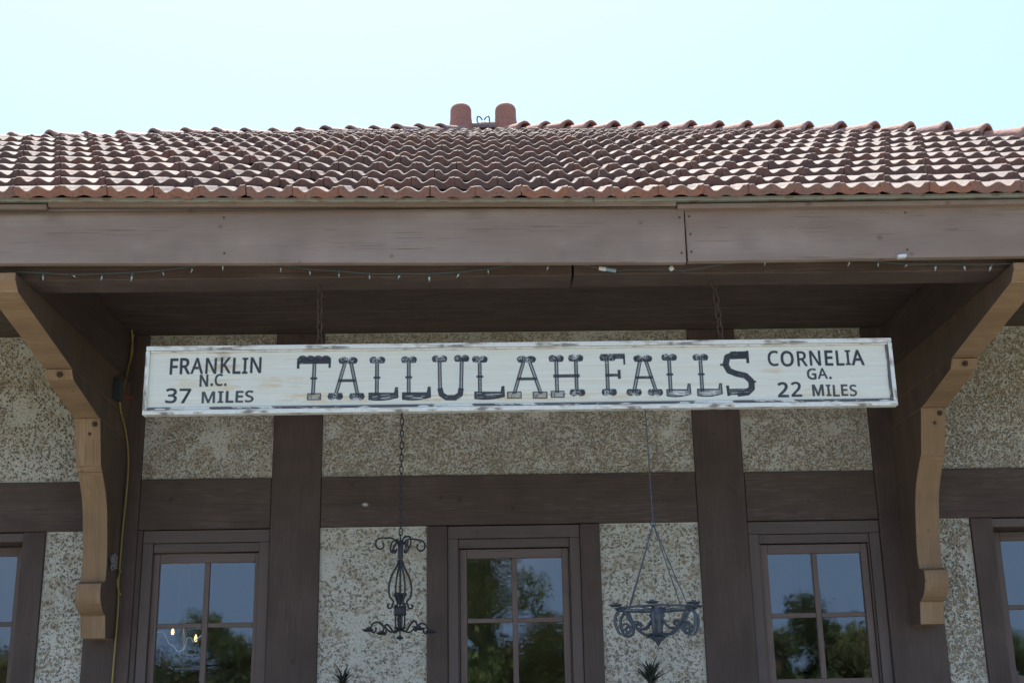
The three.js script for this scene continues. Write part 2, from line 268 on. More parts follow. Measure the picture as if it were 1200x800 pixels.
// --- eave edge: metal drip, trim, two fascia boards that meet right of centre
function eaveBoard(x0, x1, y0, y1, z0, z1, slope, c) { const g = new RoundedBoxGeometry(x1 - x0, y1 - y0, z1 - z0, 1, c); g.translate(0, 0, 0); g.rotateZ(Math.atan(slope)); g.translate((x0 + x1) / 2, Y((y0 + y1) / 2), -(z0 + z1) / 2); return metricUV(g, 'x'); }
const eaveL = 2.366 + sagAt(-2.5);
{
  const e0 = XA - 5.83, e1 = XA + 5.83;
  for (const [a, b] of [[e0, -2.4], [-2.4, 0.55], [0.55, e1]]) {
    const ya = sagAt(a), yb = sagAt(b), ym = (ya + yb) / 2, sl = (yb - ya) / (b - a);
    part('drip_edge', eaveBoard(a + 0.001, b - 0.001, 2.362 + ym, 2.381 + ym, 5.652, 5.74, sl, 0.004), mDrip, depot);
  }
  for (const [a, b, dy, z] of [[e0, -2.04, 0, 5.66], [-2.04, 0.95, 0.002, 5.667], [0.95, e1, -0.004, 5.664]]) {
    const ya = sagAt(Math.max(a, -3)), yb = sagAt(Math.min(b, 3)), ym = (ya + yb) / 2, sl = (yb - ya) / (Math.min(b, 3) - Math.max(a, -3));
    part('eave_trim', eaveBoard(a + 0.002, b - 0.002, 2.338 + ym + dy, 2.3615 + ym + dy, z, 5.74, sl, 0.003), mFascia, depot);
  }
  part('fascia_board', eaveBoard(e0, 0.985, 2.060 + 0.0315, 2.338 + 0.030, 5.692, 5.732, -0.0088, 0.004), mFascia, depot);
  part('fascia_board', eaveBoard(0.992, e1, 2.073 + 0.014, 2.336 + 0.017, 5.705, 5.745, 0.0062, 0.004), mFascia, depot);
  for (const [x, y] of [[1.012, 2.30], [1.014, 2.21], [1.013, 2.12], [0.962, 2.29], [0.963, 2.11], [-1.2, 2.13], [-1.21, 2.31], [2.05, 2.12], [2.06, 2.31]]) { const g = new THREE.CylinderGeometry(0.0055, 0.0055, 0.004, 8); g.rotateX(Math.PI / 2); g.translate(x, Y(y), -(x > 0.99 ? 5.704 : 5.691)); part('nail_head', g, mRust, depot); }
  // wall plate resting on the brackets, in two lengths
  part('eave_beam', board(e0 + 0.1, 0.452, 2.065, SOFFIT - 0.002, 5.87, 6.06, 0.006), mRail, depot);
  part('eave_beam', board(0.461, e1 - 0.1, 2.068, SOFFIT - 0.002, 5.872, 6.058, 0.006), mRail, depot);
  // soffit planks, narrow gaps between them
  const n = 14, z0 = 5.745, z1 = W + 0.02, pw = (z1 - z0) / n;
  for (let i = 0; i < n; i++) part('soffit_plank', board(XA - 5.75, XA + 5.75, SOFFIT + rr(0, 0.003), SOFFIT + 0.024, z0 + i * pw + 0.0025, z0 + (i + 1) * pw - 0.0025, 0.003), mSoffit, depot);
}

// --- brackets
function bracket(xc) {
  const b = group('eave_bracket', depot), th = 0.144;
  const shape = (pts) => { const s = new THREE.Shape(); pts.forEach(([z, y], i) => (i ? s.lineTo(-z, Y(y)) : s.moveTo(-z, Y(y)))); return s; };
  const ext = (s, t) => { let g = new THREE.ExtrudeGeometry(s, { depth: t - 0.003, bevelEnabled: true, bevelThickness: 0.0015, bevelSize: 0.0015, bevelOffset: -0.0015, bevelSegments: 1, curveSegments: 10 }); g.translate(0, 0, -(t - 0.003) / 2); g.rotateY(-Math.PI / 2); const gs = g.groups.map((q) => ({ ...q })); g = metricUV(g, 'y'); g.clearGroups(); gs.forEach((q) => g.addGroup(q.start, q.count, q.materialIndex)); g.translate(xc, 0, 0); return g; };
  // in the shape, x = -distance; rotateY(-90) sends (-d) to world z = -d
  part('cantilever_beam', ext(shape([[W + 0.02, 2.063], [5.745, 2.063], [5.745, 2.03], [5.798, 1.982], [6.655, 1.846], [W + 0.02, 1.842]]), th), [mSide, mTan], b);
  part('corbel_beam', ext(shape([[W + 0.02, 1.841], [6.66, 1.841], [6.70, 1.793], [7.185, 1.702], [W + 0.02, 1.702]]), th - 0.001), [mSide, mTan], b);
  const s = new THREE.Shape(); const p = (z, y) => [-z, Y(y)];
  s.moveTo(...p(W + 0.02, 1.701)); s.lineTo(...p(7.225, 1.701)); s.lineTo(...p(7.305, 1.445));
  s.bezierCurveTo(...p(7.40, 1.36), ...p(7.49, 1.27), ...p(7.515, 1.12)); s.bezierCurveTo(...p(7.545, 1.0), ...p(7.575, 0.9), ...p(7.55, 0.81));
  s.lineTo(...p(7.475, 0.79)); s.bezierCurveTo(...p(7.462, 0.73), ...p(7.48, 0.655), ...p(7.60, 0.618)); s.lineTo(...p(7.63, 0.494)); s.lineTo(...p(W + 0.02, 0.494));
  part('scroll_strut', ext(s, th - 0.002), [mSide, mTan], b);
  const joist = part('joist', board(xc - th / 2 + 0.003, xc + th / 2 - 0.003, 2.066, SOFFIT - 0.001, 6.062, W + 0.02, 0.004, 'z'), mSoffit, b);
  const bolt = (z, y, dx) => { const g = new THREE.CylinderGeometry(0.016, 0.018, 0.012, 6); g.rotateX(Math.PI / 2 - 0.2); const r = new THREE.CylinderGeometry(0.008, 0.008, 0.03, 8); r.rotateX(Math.PI / 2 - 0.2); g.translate(xc + dx, Y(y), -z + 0.006); r.translate(xc + dx, Y(y), -z + 0.014); part('bolt', mergeGeometries([g, r]), mRust, b); };
  bolt(6.68, 1.817, 0.004); bolt(7.24, 1.672, 0.04); bolt(7.27, 1.615, 0.01);
  return b;
}
bracket(-2.2588); bracket(2.643);

// --- wall: timbers and pebble-dash panels
const postG = [[-3.75, -3.48], [-2.37, -2.088], [-1.288, -0.985], [1.325, 1.628], [2.441, 2.779], [3.82, 3.95]];
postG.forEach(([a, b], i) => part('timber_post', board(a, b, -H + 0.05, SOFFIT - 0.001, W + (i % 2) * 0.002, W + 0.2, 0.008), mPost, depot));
const R0 = 1.142, R1 = 1.449;
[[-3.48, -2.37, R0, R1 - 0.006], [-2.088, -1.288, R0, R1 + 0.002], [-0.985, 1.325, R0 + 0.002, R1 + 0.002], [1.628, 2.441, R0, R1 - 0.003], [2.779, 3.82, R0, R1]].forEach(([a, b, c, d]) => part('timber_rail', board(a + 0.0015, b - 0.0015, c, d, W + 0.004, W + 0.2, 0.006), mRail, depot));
// studs beside the windows
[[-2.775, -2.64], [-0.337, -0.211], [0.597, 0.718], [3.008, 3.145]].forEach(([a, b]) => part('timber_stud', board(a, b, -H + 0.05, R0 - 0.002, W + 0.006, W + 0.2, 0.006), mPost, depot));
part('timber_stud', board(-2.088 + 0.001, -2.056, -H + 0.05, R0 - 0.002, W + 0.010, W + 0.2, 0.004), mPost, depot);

const pebGeos = [0, 1].map((i) => { const g = new THREE.IcosahedronGeometry(1, 0); const p = g.attributes.position; for (let k = 0; k < p.count; k++) { const x = p.getX(k), y = p.getY(k), z = p.getZ(k), f = 1 + 0.18 * Math.sin(x * 5 + i * 2 + y * 3) * Math.cos(z * 4 + i); p.setXYZ(k, x * f, y * f, z * f); } g.computeVertexNormals(); return g; });
const pebCols = [[0.30, 0.225, 0.145], [0.235, 0.18, 0.125], [0.37, 0.27, 0.165], [0.17, 0.15, 0.13], [0.40, 0.335, 0.24], [0.46, 0.41, 0.33], [0.33, 0.215, 0.125], [0.27, 0.24, 0.20]];
function panel(x0, x1, y0, y1, dens, ymin = y0, mat = mStucco, r0 = 0.0030, r1 = 0.0062) {
  const zf = W + 0.028;
  const p = part('stucco_panel', board(x0 - 0.01, x1 + 0.01, y0 - 0.004, y1 + 0.004, zf, W + 0.18, 0.002), mat, depot);
  const lo = Math.max(y0, ymin), area = (x1 - x0) * (y1 - lo), n = Math.round(area * dens);
  const im = new THREE.InstancedMesh(pebGeos[Math.floor(rr(0, 2))], mPebble, n); im.name = 'pebble_dash'; im.userData.kind = 'stuff'; shade(im);
  const col = new THREE.Color();
  for (let i = 0; i < n; i++) {
    let x, y, t = 0; do { x = rr(x0 + 0.006, x1 - 0.006); y = rr(lo + 0.006, y1 - 0.006); t++; } while (t < 3 && fbm(x * 0.31 + 7, y * 0.31 + 3, 17, 17, 2, 700) < 0.22 + 0.2 * rnd());
    const r = r0 + r1 * Math.pow(rnd(), 1.9);
    dummy.position.set(x, Y(y), -zf + r * 0.35); dummy.rotation.set(rr(0, 6), rr(0, 6), rr(0, 6)); dummy.scale.set(r * rr(0.8, 1.5), r * rr(0.7, 1.1), r * rr(0.7, 1.0)); dummy.updateMatrix(); im.setMatrixAt(i, dummy.matrix);
    const c = pebCols[Math.floor(Math.pow(rnd(), 1.15) * pebCols.length)], k = rr(0.75, 1.2); const pc = mix3(c, [0.42, 0.40, 0.34], 0.3); im.setColorAt(i, col.setRGB(pc[0] * k, pc[1] * k, pc[2] * k));
  }
  p.add(im); return p;
}
[[-3.48, -2.37, 5200], [-2.088, -1.288, 13000], [-0.985, 1.325, 13000], [1.628, 2.441, 13000], [2.779, 3.82, 13000]].forEach(([a, b, d]) => (d < 6000 ? panel(a, b, R1, SOFFIT - 0.002, d) : panel(a, b, R1, SOFFIT - 0.002, d, R1, mStucco, 0.0024, 0.005)));
[[-2.64, -2.37, 4200], [-0.985, -0.337, 3600], [0.718, 1.325, 4600], [2.779, 3.008, 8500]].forEach(([a, b, d]) => panel(a, b, -H + 0.05, R0 - 0.003, d, -0.4));

// --- windows: casing, stop, sash, glazing bars, panes
const pane = new Map();
function windowUnit(xl, xr, cl, cr, gi, deep = 0) {          // glass edges, casing edges, extra depth of the reveal
  const w = group('window', depot), top = 1.139, bot = -0.78;
  const cw = 0.062; if (!deep) {
  part('head_casing', board(cl, cr, 1.062, top - 0.002, W + 0.018, W + 0.12, 0.003), mTrim, w);
  part('side_casing', board(cl, cl + cw, bot, 1.061, W + 0.02, W + 0.12, 0.003), mTrim, w);
  part('side_casing', board(cr - cw, cr, bot, 1.061, W + 0.02, W + 0.12, 0.003), mTrim, w);
  const il = cl + cw + 0.001, ir = cr - cw - 0.001;
  part('frame_head', board(il, ir, 1.006, 1.06, W + 0.034, W + 0.12, 0.003), mTrim, w);
  part('frame_jamb', board(il, xl - 0.043, bot, 1.005, W + 0.036, W + 0.12, 0.003), mTrim, w);
  part('frame_jamb', board(xr + 0.043, ir, bot, 1.005, W + 0.036, W + 0.12, 0.003), mTrim, w);
  } else part('frame_head', board(cl, cr, 1.085, top - 0.002, W + 0.03, W + 0.26, 0.003), mTrim, w);
  const g0 = deep ? 1.025 : 0.945, zs = W + 0.056 + deep, z2 = W + 0.096 + deep;
  part('window_sill', board(cl - 0.02, cr + 0.02, bot - 0.06, bot - 0.001, W - 0.05, W + 0.14, 0.006), mTrim, w);
  const sash = (yt, yb, zs, z2, k) => {
    part('sash_stile', board(xl - 0.041, xl, yb - 0.05, yt + 0.055, zs, z2, 0.003), mSash, w);
    part('sash_stile', board(xr, xr + 0.041, yb - 0.05, yt + 0.055, zs, z2, 0.003), mSash, w);
    part('sash_rail', board(xl + 0.0005, xr - 0.0005, yt, yt + 0.055, zs + 0.001, z2, 0.003), mSash, w);
    part('sash_rail', board(xl + 0.0005, xr - 0.0005, yb - 0.05, yb, zs + 0.001, z2, 0.003), mSash, w);
    const xm = (xl + xr) / 2, ym = (yt + yb) / 2;
    part('glazing_bar', board(xm - 0.0165, xm + 0.0165, yb + 0.0005, yt - 0.0005, zs + 0.004, z2 - 0.004, 0.004), mSash, w);
    part('glazing_bar', board(xl + 0.0005, xm - 0.017, ym - 0.014, ym + 0.014, zs + 0.006, z2 - 0.006, 0.004), mSash, w);
    part('glazing_bar', board(xm + 0.017, xr - 0.0005, ym - 0.014, ym + 0.014, zs + 0.006, z2 - 0.006, 0.004), mSash, w);
    for (const [a, b] of [[xl, xm - 0.0165], [xm + 0.0165, xr]]) for (const [c, d] of [[ym + 0.013, yt], [yb, ym - 0.013]]) {
      const g = metricUV(new THREE.BoxGeometry(b - a + 0.008, d - c + 0.008, 0.004), 'x'); g.translate((a + b) / 2, Y((c + d) / 2), -(zs + z2) / 2);
      const m = part('pane', g, mGlass[(gi + k++) % 3], w); m.rotation.set(0, 0, 0);
    }
  };
  sash(g0, 0.202, zs, z2, 0); sash(0.10, bot + 0.06, W + 0.1 + deep, W + 0.14 + deep, 1);
  return w;
}
windowUnit(-3.43, -2.876, -3.478, -2.777, 0, 0.17);
windowUnit(-1.955, -1.380, -2.054, -1.290, 1);
windowUnit(-0.096, 0.484, -0.209, 0.595, 2);
windowUnit(1.748, 2.324, 1.630, 2.439, 0);
windowUnit(3.268, 3.775, 3.147, 3.818, 2, 0.17);
// wall below the sills, and the dim room behind
[[-3.48, -2.775], [-2.056, -1.288], [-0.211, 0.597], [1.628, 2.441], [3.145, 3.82]].forEach(([a, b]) => part('stucco_panel', board(a, b, -H + 0.05, -0.842, W + 0.028, W + 0.18, 0.002), mStucco, depot));
{
  const x0 = -3.75, x1 = 3.95, z1 = 15.2;
  part('interior_ceiling', board(x0, x1, 2.27, 2.37, W + 0.21, z1, 0.002), mDarkRoom, depot);
  part('interior_floor', board(x0, x1, -H + 0.006, -H + 0.08, W + 0.21, z1, 0.002), mDarkRoom, depot);
  part('side_wall', board(x0, x0 + 0.2, -H + 0.01, 2.37, W + 0.205, z1, 0.002), mDarkRoom, depot);
  part('side_wall', board(x1 - 0.2, x1, -H + 0.01, 2.37, W + 0.205, z1, 0.002), mDarkRoom, depot);
  part('back_wall', board(x0, x1, -H + 0.01, 2.37, z1 + 0.005, z1 + 0.2, 0.002), mDarkRoom, depot);
  part('foundation', board(x0 - 0.02, x1 + 0.02, -H - 0.05, -H + 0.045, W + 0.03, W + 0.2, 0.002), mStucco, depot);
}
settle(depot, 0.1, 0, -W);

// ------------------------------------------------------------------ the station sign
const sign = thing('station_sign', 'long weathered white wooden station sign with black letters hanging from chains', 'sign');
{
  const x0 = -1.604, x1 = 2.007, y0 = 1.415, y1 = 1.750, zf = 5.955, cw = 2048, ch = 190;
  const cv = document.createElement('canvas'); cv.width = cw; cv.height = ch; const c = cv.getContext('2d');
  // photograph's pixel on the sign -> canvas
  const S = (u, v) => { const t = 408 - 10 * (u - 172) / 871, b = 488 - 14 * (u - 169) / 881; return [(u - 170.5) / 876 * cw, (v - t) / (b - t) * ch]; };
  c.fillStyle = 'rgb(212,211,199)'; c.fillRect(0, 0, cw, ch);
  for (let i = 0; i < 900; i++) { const y = rr(0, ch), x = rr(-100, cw), l = rr(30, 320); const k = rnd(); c.strokeStyle = k < 0.45 ? `rgba(226,225,214,${rr(0.1, 0.4)})` : k < 0.8 ? `rgba(198,198,188,${rr(0.04, 0.14)})` : `rgba(196,168,122,${rr(0.05, 0.18)})`; c.lineWidth = rr(0.8, 4); c.beginPath(); c.moveTo(x, y); c.bezierCurveTo(x + l * 0.3, y + rr(-2, 2), x + l * 0.6, y + rr(-2, 2), x + l, y + rr(-1.5, 1.5)); c.stroke(); }
  const stain = (u, v, w, h, col, n) => { const [x, y] = S(u, v); for (let i = 0; i < n; i++) { c.fillStyle = col.replace('A', rr(0.05, 0.16).toFixed(3)); c.beginPath(); c.ellipse(x + rr(-w, w), y + rr(-h, h), rr(6, 40), rr(1.5, 5), rr(-0.05, 0.05), 0, 7); c.fill(); } };
  stain(380, 468, 130, 12, 'rgba(196,150,92,A)', 60); stain(560, 466, 200, 10, 'rgba(196,150,92,A)', 70); stain(258, 432, 40, 10, 'rgba(180,140,90,A)', 26); stain(330, 450, 60, 16, 'rgba(196,160,110,A)', 30); stain(970, 460, 90, 10, 'rgba(196,160,110,A)', 34); stain(700, 464, 160, 8, 'rgba(196,156,100,A)', 40); stain(240, 452, 70, 16, 'rgba(200,164,112,A)', 40); stain(905, 440, 6, 30, 'rgba(190,150,100,A)', 8); stain(258, 418, 8, 16, 'rgba(90,60,35,A)', 14);
  const ink = (a) => `rgba(34,37,43,${a})`;
  const line = (pts, w, a = 0.93) => { c.strokeStyle = ink(a); c.lineWidth = w; c.lineCap = 'butt'; c.lineJoin = 'round'; c.beginPath(); pts.forEach((p, i) => (i ? c.lineTo(...S(...p)) : c.moveTo(...S(...p)))); c.stroke(); };
  const stem = (u0, v0, u1, v1) => { line([[u0, v0], [u1, v1]], 8.5, 0.6); line([[u0 - 1.7, v0], [u1 - 1.7, v1]], 2.6, rr(0.75, 0.98)); line([[u0 + 1.7, v0], [u1 + 1.7, v1]], 2.6, rr(0.75, 0.98)); c.globalAlpha = rr(0.25, 0.6); c.strokeStyle = 'rgb(196,200,200)'; c.lineWidth = 2.6; c.beginPath(); c.moveTo(...S(u0 + 0.3, v0 + 2)); c.lineTo(...S(u1 + 0.3, v1 - 2)); c.stroke(); c.globalAlpha = 1; };
  const lobes = (u0, u1, v, dir, dark = 0.85) => { // bracket serif: two lobes and a bar; dir -1 = head, 1 = foot
    const w = u1 - u0; c.fillStyle = ink(dark);
    for (const q of [u0 + w * 0.24, u1 - w * 0.24]) { const [x, y] = S(q, v - dir * 1.2); c.beginPath(); c.ellipse(x, y, w * 0.30 * 2.34, 10, 0, 0, 7); c.fill(); }
    const [xa, ya] = S(u0, v), [xb] = S(u1, v); c.fillRect(xa, ya - (dir < 0 ? 2 : 12), xb - xa, 14);
    for (let i = 0; i < 22; i++) { c.strokeStyle = `rgba(200,203,200,${rr(0.25, 0.7)})`; c.lineWidth = rr(1, 2.6); const x = rr(xa + 3, xb - 8), y = ya + rr(-9, 9); c.beginPath(); c.arc(x, y, rr(2, 6), rr(0, 6), rr(0, 6) + 2); c.stroke(); }
  };
  const foot = (u0, u1, v, hook, worn) => { // base bar of the L with an upturned end
    const [xa, ya] = S(u0, v), [xb, yb] = S(u1, v); c.fillStyle = ink(worn ? 0.55 : 0.88); c.beginPath(); c.moveTo(xa, ya - 10); c.lineTo(xb - 8, yb - 10); c.lineTo(xb - 5, yb - 26); c.lineTo(xb, yb - 26); c.lineTo(xb + 1, yb + 2); c.quadraticCurveTo((xa + xb) / 2, (ya + yb) / 2 + 14, xa, ya + 8); c.closePath(); c.fill(); c.strokeStyle = ink(0.95); c.lineWidth = 3; c.stroke();
    for (let i = 0; i < (worn ? 26 : 8); i++) { c.strokeStyle = `rgba(208,211,208,${rr(0.3, 0.8)})`; c.lineWidth = rr(1.2, 3.2); const x = rr(xa + 4, xb - 20), y = (ya + yb) / 2 + rr(-7, 6); c.beginPath(); c.moveTo(x, y); c.lineTo(x + rr(6, 26), y + rr(-3, 3)); c.stroke(); }
  };
  const spur = (u, v) => line([[u - 4, v], [u + 4, v]], 6, 0.85);
  const wornLobes = (u0, u1, v, dir) => { const [xa, ya] = S(u0, v), [xb] = S(u1, v); c.strokeStyle = ink(0.75); c.lineWidth = 3; c.strokeRect(xa, ya - 9, xb - xa, 17); c.fillStyle = ink(0.28); c.fillRect(xa, ya - 9, xb - xa, 17); for (let i = 0; i < 8; i++) { c.strokeStyle = ink(rr(0.2, 0.6)); c.lineWidth = rr(1, 3); const x = rr(xa, xb); c.beginPath(); c.moveTo(x, ya + rr(-8, 8)); c.lineTo(x + rr(-9, 9), ya + rr(-8, 8)); c.stroke(); } };
  // T
  stem(366, 424, 365, 464); line([[345.5, 424], [385, 423.5]], 17, 0.92); for (const u of [352, 361, 370, 379]) { const [x, y] = S(u, 421); c.fillStyle = ink(0.9); c.beginPath(); c.ellipse(x, y, 12, 9, 0, 0, 7); c.fill(); } line([[347, 424], [347, 433]], 7, 0.95); line([[383.6, 424], [383.6, 432]], 6, 0.95); spur(365.5, 444.5); wornLobes(359, 374, 466.5, 1);
  const letA = (ul, ur, ua, vt, vb, worn) => { stem(ua - 3, vt + 7, ul + 5, vb - 5); stem(ua + 3, vt + 7, ur - 4, vb - 5); line([[ul + (ua - ul) * 0.42, vt + (vb - vt) * 0.57], [ur - (ur - ua) * 0.42, vt + (vb - vt) * 0.565]], 8, 0.85); lobes(ua - 10, ua + 10, vt + 5, -1); (worn ? wornLobes : lobes)(ul - 3, ul + 13, vb - 3, 1); (worn ? wornLobes : lobes)(ur - 13, ur + 3, vb - 3, 1); };
  letA(386, 421, 405, 417, 470, false);
  const letL = (us, u0, u1, vt, vb, worn) => { stem(us, vt + 6, us, vb - 5); lobes(us - 8, us + 8.5, vt + 4.5, -1); spur(us, vt + (vb - vt) * 0.5); foot(u0, u1, vb - 4, true, worn); };
  letL(439, 430, 463, 417, 470, false); letL(476, 469, 501, 416.5, 469.5, false);
  // U
  stem(512, 424, 512.5, 458); stem(538, 423, 537, 458); line([[512.5, 456], [514, 463], [520, 467], [530, 467], [536, 463], [537, 456]], 15, 0.9); lobes(504, 520, 420, -1); lobes(530, 546, 419.5, -1);
  letL(559, 553, 587, 416, 468.5, false);
  letA(594, 634, 614, 415.5, 467, true);
  // H
  stem(649, 421, 649, 461); stem(672, 420.5, 672, 460); line([[645, 441.5], [676, 441]], 9, 0.85); lobes(641, 657, 419.5, -1); lobes(664, 680, 419, -1); wornLobes(642, 657, 463, 1); lobes(664.5, 681, 462, 1);
  // F
  stem(708.5, 421, 708.5, 458); line([[701.5, 418.5], [730, 418]], 15, 0.85); lobes(701, 718, 418.5, -1); line([[729, 417], [729, 428]], 5, 0.95); line([[706, 440.5], [722, 440]], 8, 0.88); line([[722.5, 434], [722.5, 444.5]], 8, 0.9); lobes(702, 718, 461.5, 1);
  letA(734, 769, 751, 414.5, 464.5, false);
  letL(782, 777.5, 805, 413.5, 465, true); letL(819, 813.5, 842, 413.5, 464.5, true);
  // S
  { const q = [[875, 417], [860, 415.5], [851, 419], [848.5, 428], [852, 435], [861, 438.5], [871, 440.5], [877.5, 447], [877.5, 455], [872, 460], [860, 461.5]]; c.strokeStyle = ink(0.93); c.lineWidth = 17; c.lineJoin = 'round'; c.beginPath(); q.forEach((p, i) => (i ? c.lineTo(...S(...p)) : c.moveTo(...S(...p)))); c.stroke(); line([[855, 417], [874, 416.5]], 22, 0.92); line([[875, 411.5], [875, 426]], 8, 0.97); line([[849, 452], [850, 464]], 8, 0.95); line([[850, 459.5], [873, 459]], 18, 0.8); spur(846, 428); spur(861, 437); spur(879, 447.5); for (let i = 0; i < 10; i++) { const [x, y] = S(rr(853, 872), rr(457, 462)); c.strokeStyle = `rgba(190,195,196,${rr(0.2, 0.5)})`; c.lineWidth = rr(1, 2.5); c.beginPath(); c.moveTo(x, y); c.lineTo(x + rr(8, 24), y + rr(-2, 2)); c.stroke(); } }
  // hand-lettered destinations, letter by letter
  const text = (str, u0, u1, vt, vb, weight, a) => { const [x0, ya] = S(u0, vt), [xe] = S(u1, vt), [, yb] = S(u0, vb); const hgt = yb - ya; c.font = `${weight} ${hgt / 0.72}px sans-serif`; const ws = [...str].map((q) => c.measureText(q).width), tot = ws.reduce((p, q) => p + q, 0), k = (xe - x0) / tot; let x = x0; [...str].forEach((q, i) => { const uu = u0 + (x - x0) / cw * 876, [, yy] = S(uu, vb - (vb - S.slope * (uu - u0) - vb) * 0); c.save(); c.translate(x, S(uu, vb - 0.0137 * (uu - u0))[1] + rr(-1, 1)); c.rotate(rr(-0.02, 0.02)); c.scale(k * 0.94, 1); c.fillStyle = ink(a + rr(-0.04, 0.04)); c.fillText(q, 0, 0); c.strokeStyle = ink(a * 0.8); c.lineWidth = rr(2.0, 3.4); c.strokeText(q, rr(-0.4, 0.4), rr(-0.4, 0.4)); c.restore(); x += ws[i] * k; }); };
  text('FRANKLIN', 196, 307, 421, 439.5, 'normal', 0.95); text('N.C.', 232, 266, 440, 453.5, 'normal', 0.88); text('37', 194, 226, 457, 473.5, 'normal', 0.95); text('MILES', 235, 298, 460.5, 473.5, 'normal', 0.82);
  text('CORNELIA', 898, 1014, 412.5, 429.5, 'normal', 0.95); text('GA.', 943, 974, 432.5, 444.5, 'normal', 0.92); text('22', 907, 938, 448, 464.5, 'normal', 0.95); text('MILES', 947, 1002, 451.5, 464, 'normal', 0.84);
  // flaking and scratches over the lettering
  for (let i = 0; i < 1500; i++) { const x = rr(0, cw), y = rr(0, ch); c.fillStyle = `rgba(214,215,207,${rr(0.15, 0.6)})`; c.fillRect(x, y, rr(1, 9), rr(0.6, 1.8)); }
  for (let i = 0; i < 260; i++) { const x = rr(0, cw), y = rr(0, ch); c.fillStyle = `rgba(120,116,106,${rr(0.08, 0.3)})`; c.fillRect(x, y, rr(1, 5), rr(0.6, 1.6)); }
  const st = new THREE.CanvasTexture(cv); st.colorSpace = THREE.SRGBColorSpace; st.anisotropy = 8;
  const face = M({ map: st, roughness: 0.6 });
  const wornT = tex(1024, 128, (u, v) => { const n = fbm(u, v, 14, 6, 4, 800), e = fbm(u, v, 90, 20, 2, 815); let c = mix3([0.62, 0.62, 0.58], [0.74, 0.74, 0.70], e); c = mix3(c, [0.35, 0.27, 0.19], smooth(0.56, 0.66, n) * 0.5); return mix3(c, [0.09, 0.085, 0.085], smooth(0.68, 0.75, n) * 0.7); });
  const mWorn = M({ map: rep(wornT, 0.9, 7), roughness: 0.7 });
  const wornD = tex(1024, 128, (u, v) => { const n = fbm(u, v, 18, 6, 4, 840), e = fbm(u, v, 90, 20, 2, 855); let c = mix3([0.56, 0.56, 0.53], [0.72, 0.72, 0.68], e); c = mix3(c, [0.36, 0.29, 0.2], smooth(0.42, 0.5, n) * 0.6); return mix3(c, [0.06, 0.058, 0.065], smooth(0.44, 0.53, n) * 0.92); });
  const mWornDark = M({ map: rep(wornD, 0.8, 9), roughness: 0.7 });
  const bg = new THREE.BoxGeometry(x1 - x0 - 0.004, y1 - y0 - 0.004, 0.028); bg.translate((x0 + x1) / 2, Y((y0 + y1) / 2), -(zf + 0.014));
  const mWhite = M({ color: new THREE.Color(0.6, 0.6, 0.57), roughness: 0.7 });
  part('board', bg, [mWhite, mWhite, mWhite, mWhite, face, mWhite], sign);
  const fw = 0.021, fz = zf - 0.016;
  part('frame_rail', board(x0, x1, y1 - fw, y1 + 0.002, fz, zf + 0.03, 0.004), mWorn, sign);
  part('frame_rail', board(x0, x1, y0 - 0.002, y0 + fw, fz, zf + 0.03, 0.004), mWorn, sign);
  part('frame_stile', board(x0 - 0.001, x0 + 0.019, y0 + fw + 0.0005, y1 - fw - 0.0005, fz + 0.001, zf + 0.03, 0.004), mWorn, sign);
  part('frame_stile', board(x1 - 0.019, x1 + 0.001, y0 + fw + 0.0005, y1 - fw - 0.0005, fz + 0.001, zf + 0.03, 0.004), mWorn, sign);
  // inner bead, its paint flaked to dark wood along the foot
  part('bead', board(x0 + 0.02, x1 - 0.02, y0 + fw + 0.001, y0 + fw + 0.014, fz + 0.006, zf + 0.004, 0.003), mWornDark, sign);
  part('bead', board(x0 + 0.02, x1 - 0.02, y1 - fw - 0.009, y1 - fw - 0.001, fz + 0.006, zf + 0.004, 0.003), mWorn, sign);
  part('bead', board(x1 - 0.031, x1 - 0.02, y0 + fw + 0.0145, y1 - fw - 0.0095, fz + 0.006, zf + 0.004, 0.003), mWornDark, sign);
  for (const [xt, xb] of [[-0.785, -0.777], [1.16, 1.182]]) part('chain', chainGeo(V(xt, Y(2.066), -5.965), V(xb, Y(1.752), -5.972), 0.05, 0.021, 0.0036), mRust, sign);
  settle(sign, 0.2, Y(y0), -5.97);
}
function chainGeo(a, b, link, hw, r) {
  const d = b.clone().sub(a), L = d.length(), pitch = link - 2.6 * r, n = Math.max(2, Math.round(L / pitch)), real = L / n, dir = d.clone().normalize(), gs = [];
  const q = new THREE.Quaternion().setFromUnitVectors(V(0, 1, 0), dir);
  for (let i = 0; i < n; i++) { const h = real / 2 + 1.3 * r - hw * 0.6; const pts = []; for (let k = 0; k < 12; k++) { const t = k / 12 * 2 * Math.PI; pts.push(V(Math.cos(t) * hw * 0.6, Math.sin(t) * hw * 0.6 + Math.sign(Math.sin(t)) * Math.max(0, h), 0)); } const g = new THREE.TubeGeometry(new THREE.CatmullRomCurve3(pts, true), 16, r, 4, true); g.rotateY(i % 2 ? Math.PI / 2 + 0.3 : 0.35); g.applyQuaternion(q); const c = a.clone().addScaledVector(dir, (i + 0.5) * real); g.translate(c.x, c.y, c.z); gs.push(g); }
  return mergeGeometries(gs);
}

